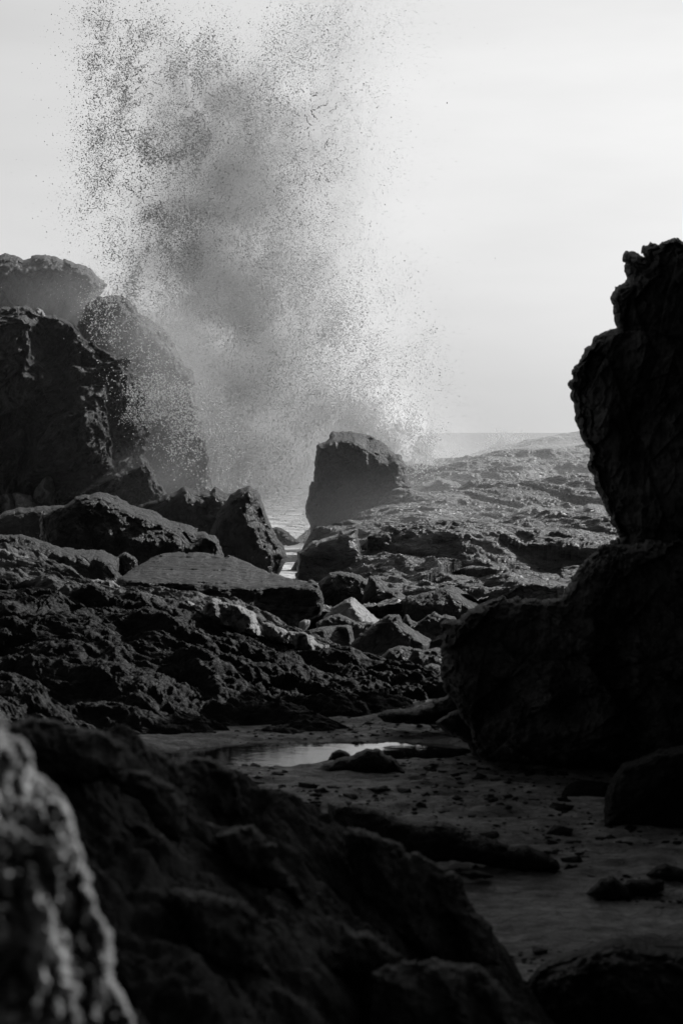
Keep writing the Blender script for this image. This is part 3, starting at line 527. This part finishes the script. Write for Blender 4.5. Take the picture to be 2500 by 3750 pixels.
low(V8((1205, 410), (1215, 260), (1240, 190), (1290, 120), (1340, 108), (1450, 60), (1568, 40), (1700, 30), (1750, 430), (1500, 430), (1430, 430), (1300, 412)), 20.2, .5, 'big dark weedy rock at the right edge of the sand', 145, group=GS, w=90, amp=.15, f=2.2)
low(V8((975, 325), (1010, 250), (1060, 215), (1150, 200), (1215, 210), (1230, 340), (1100, 348)), 21.8, .4, 'smaller weedy rock left of the big dark weedy rock', 146, group=GS, w=60)
low(V8((1125, 718), (1160, 680), (1190, 650), (1250, 643), (1300, 685), (1325, 735), (1180, 742)), 17.1, .3, 'pointed dark stone on the sand near the lower right', 147, group=GS, w=40)
low(V8((1280, 690), (1310, 656), (1400, 658), (1480, 658), (1478, 700), (1400, 730), (1290, 730)), 17.3, .3, 'flat topped dark stone touching the pointed stone', 148, group=GS, w=30)
low(V8((1408, 632), (1440, 596), (1490, 584), (1540, 600), (1660, 640), (1660, 680), (1480, 664)), 18.0, .35, 'sloping dark stone cut by the right edge above the flat stone', 149, group=GS, w=35)
low(V8((520, 622), (600, 612), (690, 628), (695, 644), (600, 648)), 17.6, .2, 'thin sliver of dark rock on the pale sand', 150, group=GS, w=12, step=3)
low(V8((860, 1120), (900, 1060), (950, 1030), (1050, 1000), (1150, 955), (1250, 925), (1330, 940), (1420, 965), (1568, 980), (1700, 980), (1700, 1420), (840, 1420)), 13.3, .9, 'mass of weed covered rock in the bottom right corner', 152, w=120, amp=.22, f=2.4, name='weedy_rock', gain=.6, octv=5)
low(V8((620, 680), (590, 650)) + V6((640, 840), (650, 820), (700, 815), (900, 825), (900, 850), (700, 860)), 22.6, .2, 'scrap of dark rock by the foot of the black rock wall', 153, group=GS, w=15, step=3) if False else None

# ------------------------------------------------------------------ foreground ridge and the blurred lit rock
terrain('foreground_ridge', [(-200, 2560, 9), (0, 2615, 9.5), (200, 2650, 10), (400, 2700, 11), (640, 2770, 12), (800, 2805, 13), (875, 2880, 13.6), (1000, 2985, 14), (1200, 3020, 14.5), (1400, 3080, 15), (1600, 3200, 14.6), (1680, 3300, 14.2), (1850, 3500, 13.2), (1950, 3600, 12.8), (2080, 3780, 12.2),
        (-200, 0, 12, -2.8), (400, 0, 14, -3.2), (800, 0, 16, -3.7), (1200, 0, 17.5, -3.75), (1600, 0, 17, -3.75), (1850, 0, 15.6, -3.75), (2100, 0, 14, -3.75), (2250, 0, 12, -3.75),
        (-200, 3850, 5.6), (200, 3850, 6.0), (600, 3780, 6.9), (1000, 3750, 8.2), (1400, 3750, 9.6), (1700, 3750, 10.6), (200, 3000, 8.5), (500, 3050, 9.5), (500, 3400, 8), (900, 3350, 9.5), (800, 3050, 11), (1150, 3250, 11.5), (1500, 3400, 11.8), (1300, 3150, 13), (1750, 3550, 12)],
        (-150, 2200, 6.5, 17.5, 520, 720), M_fore, 'dark out of focus ridge of fluted rock crossing the foreground from the left', 'rock ridge', .32, 1.3, 6, 161, ax=(.6, -1, 0), axk=1.3, side=.35, cheb=.6, gain=.52, tilt=1.2, dz=-.10)
GF = 'dark blocks jutting from the foreground ridge'
for i, (pts, Y, lab) in enumerate([
        (V7((20, 150), (60, 60), (150, 40), (250, 48), (330, 80), (420, 90), (500, 125), (560, 170), (560, 280), (420, 330), (150, 300)), 10.0, 'dark blurred block forming the top left end of the foreground ridge'),
        (V7((540, 175), (620, 140), (700, 178), (760, 210), (805, 240), (835, 300), (860, 390), (780, 420), (680, 350), (590, 290)), 11.0, 'dark knuckle of rock beside the top left block of the foreground ridge'),
        (V7((800, 240), (900, 215), (990, 240), (1050, 288), (1090, 345), (1106, 410), (1112, 480), (1000, 500), (900, 430), (840, 340)), 12.4, 'rounded block at the crest of the foreground ridge just left of the sand'),
        (V7((480, 250), (560, 290), (680, 285), (760, 340), (840, 430), (860, 560), (820, 590), (740, 560), (660, 440), (520, 330)), 9.8, 'fluted rock face below the knuckle of the foreground ridge'),
        (V7((770, 830), (900, 830), (1050, 868), (1180, 930), (1192, 1060), (1235, 1200), (1050, 1215), (900, 1130), (830, 1000)), 8.6, 'broad smooth block in the lower middle of the foreground ridge'),
        (V7((990, 580), (1060, 545), (1160, 540), (1250, 620), (1245, 700), (1345, 780), (1395, 880), (1260, 830), (1080, 730)), 10.6, 'slanting dark block with a straight lit edge in the middle of the foreground ridge'),
        (V8((0, 430), (120, 420), (260, 500), (370, 560), (480, 600), (532, 640), (560, 700), (600, 800), (690, 880), (715, 1040), (500, 1050), (380, 1000), (250, 900), (60, 700)), 12.2, 'large fluted block at the right shoulder of the foreground ridge'),
        (V8((0, 860), (60, 900), (150, 910), (270, 1000), (260, 1080), (100, 1100), (-60, 1080)), 9.8, 'low rounded lump below the large fluted block'),
        (V8((140, 1080), (260, 1035), (430, 1030), (640, 1060), (760, 1180), (800, 1420), (150, 1420)), 9.4, 'smooth dark slab at the bottom edge of the foreground ridge')]):
    relief('ridge_block', pts, Y, .28, M_fore, lab, 'rock', w=70, step=5, amp=.16, f=3.0, octv=4, gain=.5, seed=211 + i, rag=12, ax=(.4, 0, -1), axk=1.8, tilt=1.3, cheb=.7, ribs=(.5, 150, -.5, .6), group=GF)
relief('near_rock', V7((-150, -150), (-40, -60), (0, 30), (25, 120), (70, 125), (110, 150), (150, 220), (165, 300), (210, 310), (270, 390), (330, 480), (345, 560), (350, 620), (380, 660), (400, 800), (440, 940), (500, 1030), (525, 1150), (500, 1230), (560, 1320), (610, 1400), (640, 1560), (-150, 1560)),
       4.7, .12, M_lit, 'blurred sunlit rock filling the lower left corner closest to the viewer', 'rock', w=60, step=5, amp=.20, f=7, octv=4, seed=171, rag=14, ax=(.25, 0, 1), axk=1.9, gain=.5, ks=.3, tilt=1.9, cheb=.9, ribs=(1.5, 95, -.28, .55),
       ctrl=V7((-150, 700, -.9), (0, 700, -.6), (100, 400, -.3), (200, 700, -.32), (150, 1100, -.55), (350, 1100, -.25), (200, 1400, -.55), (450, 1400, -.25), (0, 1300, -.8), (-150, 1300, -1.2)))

# ------------------------------------------------------------------ stones scattered on the sand (too many to count)
rng = np.random.default_rng(5)
def blobs(name, C, Rr, mat, label, el=None, seed=0, axis=None):
    """one mesh of many small irregular octahedra"""
    n = len(C); B = np.array([(1, 0, 0), (-1, 0, 0), (0, 1, 0), (0, -1, 0), (0, 0, 1), (0, 0, -1)], float)
    Fc = np.array([(0, 2, 4), (2, 1, 4), (1, 3, 4), (3, 0, 4), (2, 0, 5), (1, 2, 5), (3, 1, 5), (0, 3, 5)])
    g_ = np.random.default_rng(seed)
    q = g_.normal(size=(n, 4)); q /= np.linalg.norm(q, axis=1)[:, None]; w_, x, y, z = q.T
    Rm = np.stack([1 - 2 * (y * y + z * z), 2 * (x * y - z * w_), 2 * (x * z + y * w_), 2 * (x * y + z * w_), 1 - 2 * (x * x + z * z), 2 * (y * z - x * w_), 2 * (x * z - y * w_), 2 * (y * z + x * w_), 1 - 2 * (x * x + y * y)], 1).reshape(n, 3, 3)
    s = g_.uniform(.6, 1.3, (n, 6, 1)); V = B[None] * s
    if el is not None: V = V * el[:, None, :]
    V = np.einsum('nij,nkj->nki', Rm, V) * Rr[:, None, None]
    if axis is not None: V = V * np.array(axis)
    V = V + C[:, None, :]
    Tt = (Fc[None] + 6 * np.arange(n)[:, None, None]).reshape(-1, 3)
    o = make_mesh(name, V.reshape(-1, 3), None, mat, tris=Tt)
    tag(o, kind='stuff'); o['label'] = label
    return o
n = 6500; Yp = rng.uniform(12.5, 31, n); pxp = rng.uniform(850, 2560, n); Xp = (pxp - 1250) / F * Yp
cl = fbm(np.stack([Xp, Yp, Xp * 0], 1), .8, 3, 777); k = cl > -.1; Xp, Yp = Xp[k], Yp[k]
Zp = sand_z(Xp, Yp)[:, 2]; rp = .008 * np.exp(rng.normal(0, .7, len(Xp))).clip(.3, 9)
blobs('pebbles', np.stack([Xp, Yp, Zp + rp * .2], 1), rp * 1.3, M_weed, 'small stones and shell grit strewn over the wet sand', seed=6, axis=(1.5, 1.5, .6))

# ------------------------------------------------------------------ the breaking wave: drops, strings of water and drifting mist
def drop_mat(name, c, rough=.35, trans=0.0):
    m = bpy.data.materials.new(name); m.use_nodes = True; t = m.node_tree; b_ = t.nodes['Principled BSDF']
    b_.inputs['Base Color'].default_value = (c, c, c, 1); b_.inputs['Roughness'].default_value = rough; b_.inputs['IOR'].default_value = 1.33
    if trans:                           # water drops pass the back light on
        tr = nd(t, 'ShaderNodeBsdfTranslucent'); tr.inputs[0].default_value = (c, c, c, 1); mx = nd(t, 'ShaderNodeMixShader'); mx.inputs[0].default_value = trans
        t.links.new(b_.outputs[0], mx.inputs[1]); t.links.new(tr.outputs[0], mx.inputs[2]); t.links.new(mx.outputs[0], t.nodes['Material Output'].inputs['Surface'])
    return m
M_drop = drop_mat('water_drop', .5, .35, .25); M_fine = drop_mat('fine_white_spray', .82, .6, .5)
outer = [(330, 60), (420, 45), (560, 90), (660, 130), (780, 120), (870, 190), (930, 250), (1000, 130), (1080, 30), (1180, -60), (1400, -80), (1400, 200), (1370, 420), (1340, 620), (1300, 800), (1360, 930), (1460, 1080), (1550, 1300), (1570, 1520), (1540, 1690), (1400, 1800), (1100, 1950), (880, 1850), (650, 1740), (540, 1600), (500, 1450), (500, 1250), (440, 1120), (400, 950), (360, 760), (340, 560), (330, 300)]
core = [(640, 240), (900, 300), (1100, 420), (1180, 560), (1160, 800), (1230, 980), (1330, 1150), (1420, 1400), (1500, 1600), (1150, 1700), (1060, 1830), (760, 1780), (640, 1600), (600, 1400), (590, 1150), (560, 900), (600, 700), (500, 480)]
def drops(n, fpoly, soft, noise_f, thr, Yc, Ys, rmean, rsig, seed, fun=None):
    g_ = np.random.default_rng(seed); xs_, ys_ = [p[0] for p in fpoly], [p[1] for p in fpoly]
    X = g_.uniform(min(xs_) - soft * 2, max(xs_) + soft * 2, n); Yv = g_.uniform(min(ys_) - soft * 2, max(ys_) + soft * 2, n)
    D = signed_dist(fpoly, X, Yv); p = 1 / (1 + np.exp(-D / (soft * .35)))
    q = np.stack([X, Yv, X * 0], 1); qa = aniso(q, (.35, -1, 0), 1.5)
    wq = qa + 45 * np.stack([fbm(qa, noise_f * .8, 3, seed + 31), fbm(qa, noise_f * .8, 3, seed + 32), qa[:, 0] * 0], 1)
    nz = fbm(wq, noise_f * .55, 5, seed + 3, .68) * 1.6
    p = p * (.12 + .88 * np.clip((nz - thr) * 1.3 + .5, 0, 1) ** 1.5)
    if fun is not None: p = p * fun(X, Yv)
    k = g_.random(n) < p; X, Yv = X[k], Yv[k]
    Y = Yc + Ys * (g_.normal(size=len(X)) + 1.2 * fbm(q[k], 1 / 200., 2, seed + 8))
    r = rmean * np.exp(g_.normal(0, rsig, len(X))).clip(.35, 2.6)
    a, b_ = ray(X, Yv); return np.stack([a * Y, Y, b_ * Y], 1), r, X, Yv
left = lambda X, Y: np.clip(1.25 - (X - 250) / 850, .12, 1)
right = lambda X, Y: np.clip((X - 350) / 700, .15, 1)
C1, r1, _, _ = drops(1400000, outer, 110, 1 / 60., .1, 88, 1.8, .0098, .52, 201, left)
C1b, r1b, _, _ = drops(160000, outer, 230, 1 / 90., -.4, 88, 2.5, .0065, .4, 205, lambda X, Y: .35 * left(X, Y))
C2, r2, _, _ = drops(1100000, outer, 170, 1 / 45., .0, 89, 2.2, .0075, .45, 202, right)
C3, r3, _, _ = drops(350000, core, 90, 1 / 70., .0, 85, 1.2, .010, .5, 203)
veil = [(330, 1080), (480, 1060), (600, 1250), (740, 1400), (900, 1600), (960, 1780), (860, 1830), (700, 1760), (540, 1650), (430, 1500), (380, 1280)]
base_p = [(560, 1150), (900, 1000), (1250, 1100), (1480, 1500), (1150, 1560), (1120, 1750), (1050, 1900), (800, 1800), (620, 1600)]
C9, r9, _, _ = drops(420000, base_p, 120, 1 / 60., .15, 84, .9, .0105, .5, 210)
C8, r8, _, _ = drops(110000, veil, 60, 1 / 60., .1, 74.5, .8, .011, .6, 209)
# clumps that hug strings of water
def strings(n, seed):
    g_ = np.random.default_rng(seed); P = []; Rr = []
    for s in range(n):
        if s < n * .55: x, y = g_.uniform(320, 640), g_.uniform(60, 760)
        elif s < n * .8: x, y = g_.uniform(640, 1250), g_.uniform(300, 700)
        else: x, y = g_.uniform(320, 500), g_.uniform(60, 400)
        ang = g_.uniform(0, 6.28); L_ = int(g_.uniform(5, 24)); Y = 87 + g_.normal() * 1.5; r0 = g_.uniform(.009, .019)
        for t in range(L_):
            ang += g_.normal() * .5; x += math.cos(ang) * 3; y += math.sin(ang) * 3
            a, b_ = ray(x, y); P.append((a * Y, Y, b_ * Y)); Rr.append(r0 * g_.uniform(.3, 1.7))
    return np.array(P), np.array(Rr)
C4, r4 = strings(260, 204)
Cc = np.concatenate([C1, C1b, C4]); rc = np.concatenate([r1, r1b, r4]); g_ = np.random.default_rng(9)
blobs('spray_drops', Cc, rc, M_drop, 'flying drops and torn strings of water thrown up by the breaking wave', el=g_.uniform(.7, 1.6, (len(Cc), 3)), seed=10)
Cc = np.concatenate([C2, C3, C8, C9]); rc = np.concatenate([r2, r3, r8, r9])
blobs('fine_spray', Cc, rc, M_fine, 'fine pale spray filling the heart of the splash', el=g_.uniform(.7, 1.4, (len(Cc), 3)), seed=11)
surf = [(1380, 1500), (1480, 1530), (1560, 1600), (1590, 1680), (1520, 1730), (1480, 1760), (1400, 1700), (1240, 1600), (1150, 1520), (1180, 1440)]
C5, r5, _, _ = drops(260000, surf, 60, 1 / 40., -.1, 92, 1.5, .015, .6, 206)
small = [(1770, 1650), (1800, 1610), (1830, 1590), (1870, 1600), (1890, 1612), (1920, 1600), (1900, 1625), (1850, 1645)]
C6, r6, _, _ = drops(90000, small, 18, 1 / 14., -.1, 136, 1.0, .013, .5, 207)
haze_l = [(1480, 1760), (1600, 1715), (1760, 1665), (1900, 1640), (2060, 1600), (2060, 1625), (1800, 1720), (1600, 1760)]
C7, r7, _, _ = drops(9000, haze_l, 20, 1 / 40., -.3, 128, 2.0, .018, .4, 208)
M_foam = drop_mat('white_foam', .95, .7, .65)
blobs('surf_spray', C5, r5, M_foam, 'white surf bursting behind the tall squarish boulder', seed=12)
blobs('far_splash', np.concatenate([C6, C7]), np.concatenate([r6, r7]), M_foam, 'small white splash breaking over the crest of the headland', seed=13)

def mist(name, blobs_, label, col, aniso_g, nscale, contrast, gain=1.0):
    P = [np.array([at(b[0], b[1], b[2])[0], b[2], at(b[0], b[1], b[2])[2]]) for b in blobs_]
    lo = np.min([p - 2.1 * np.array(b[3]) for p, b in zip(P, blobs_)], 0); hi = np.max([p + 2.1 * np.array(b[3]) for p, b in zip(P, blobs_)], 0)
    V = [(x, y, z) for z in (lo[2], hi[2]) for (x, y) in ((lo[0], lo[1]), (hi[0], lo[1]), (hi[0], hi[1]), (lo[0], hi[1]))]
    Q = [(3, 2, 1, 0), (4, 5, 6, 7), (0, 1, 5, 4), (1, 2, 6, 5), (2, 3, 7, 6), (3, 0, 4, 7)]
    m = bpy.data.materials.new(name); m.use_nodes = True; t = m.node_tree; t.nodes.clear(); L = t.links
    out = nd(t, 'ShaderNodeOutputMaterial'); pv = nd(t, 'ShaderNodeVolumePrincipled')
    pv.inputs['Color'].default_value = (col, col, col, 1); pv.inputs['Anisotropy'].default_value = aniso_g
    g = nd(t, 'ShaderNodeNewGeometry'); acc = None
    for p, b in zip(P, blobs_):
        s = nd(t, 'ShaderNodeVectorMath', operation='SUBTRACT'); s.inputs[1].default_value = p; L.new(g.outputs['Position'], s.inputs[0])
        d = nd(t, 'ShaderNodeVectorMath', operation='DIVIDE'); d.inputs[1].default_value = b[3]; L.new(s.outputs[0], d.inputs[0])
        q = nd(t, 'ShaderNodeVectorMath', operation='DOT_PRODUCT'); L.new(d.outputs[0], q.inputs[0]); L.new(d.outputs[0], q.inputs[1])
        ng = nd(t, 'ShaderNodeMath', operation='MULTIPLY'); ng.inputs[1].default_value = -1.1; L.new(q.outputs['Value'], ng.inputs[0])
        ex = nd(t, 'ShaderNodeMath', operation='EXPONENT'); L.new(ng.outputs[0], ex.inputs[0])
        ma = nd(t, 'ShaderNodeMath', operation='MULTIPLY_ADD'); ma.inputs[1].default_value = b[4] * gain; L.new(ex.outputs[0], ma.inputs[0])
        if acc is None: ma.inputs[2].default_value = 0
        else: L.new(acc, ma.inputs[2])
        acc = ma.outputs[0]
    n = nd(t, 'ShaderNodeTexNoise'); n.inputs['Scale'].default_value = nscale; n.inputs['Detail'].default_value = 3; n.inputs['Roughness'].default_value = .6; n.inputs['Distortion'].default_value = .6
    L.new(g.outputs['Position'], n.inputs['Vector'])
    mr = nd(t, 'ShaderNodeMapRange'); mr.inputs[1].default_value = .5 - contrast; mr.inputs[2].default_value = .5 + contrast; mr.inputs[3].default_value = .0; mr.inputs[4].default_value = 2.0
    L.new(n.outputs[0], mr.inputs[0])
    mu = nd(t, 'ShaderNodeMath', operation='MULTIPLY'); L.new(acc, mu.inputs[0]); L.new(mr.outputs[0], mu.inputs[1])
    L.new(mu.outputs[0], pv.inputs['Density']); L.new(pv.outputs[0], out.inputs['Volume'])
    o = make_mesh(name, V, Q, m); o.data.polygons.foreach_set('use_smooth', [False] * 6)
    tag(o, kind='stuff'); o['label'] = label
    return o
mist('spray_mist', [   # px, py, Y, (sx, sy, sz) metres, density
    (850, 470, 90, (2.2, 2.0, 2.1), .60), (600, 300, 90, (1.5, 1.6, 1.6), .28), (760, 860, 90, (2.2, 2.0, 3.2), .65), (1240, 250, 91, (1.5, 2, 3.2), .17), (1080, 640, 91, (2.2, 2.0, 2.4), .30), (1050, 900, 91, (2.4, 2.0, 2.4), .32),
    (860, 1250, 90, (3.2, 2.2, 3.0), .60), (820, 1620, 88, (2.6, 2.0, 2.4), .45), (1030, 1740, 86, (1.5, 1.2, 1.8), .35)],
    'billowing mist of the breaking wave', .68, .35, .50, .15, .85)
mist('surf_mist', [(1180, 1380, 92, (2.6, 2.0, 2.2), .45), (1430, 1640, 93, (1.7, 1.6, 1.2), .80), (1250, 1560, 92, (2.0, 1.6, 1.4), .5), (1300, 1150, 93, (1.8, 1.6, 1.8), .18)],
    'glowing white surf mist rising behind the tall squarish boulder', .97, .5, .7, .18)
mist('drifting_mist', [(1900, 1740, 97, (13, 12, 2.3), .030), (480, 1760, 76, (2.6, 1.6, .9), .10), (1750, 1980, 78, (5.5, 8, 1.8), .034), (640, 1420, 78, (1.6, 1.2, 2.4), .10), (560, 1500, 79, (7, 8, 4.5), .006), (220, 1110, 99, (3.2, 1.6, 1.3), .15), (570, 1330, 77, (1.7, .8, 2.3), .20)],
    'thin salt mist drifting over the rock ledge', .95, .4, .2, .4)
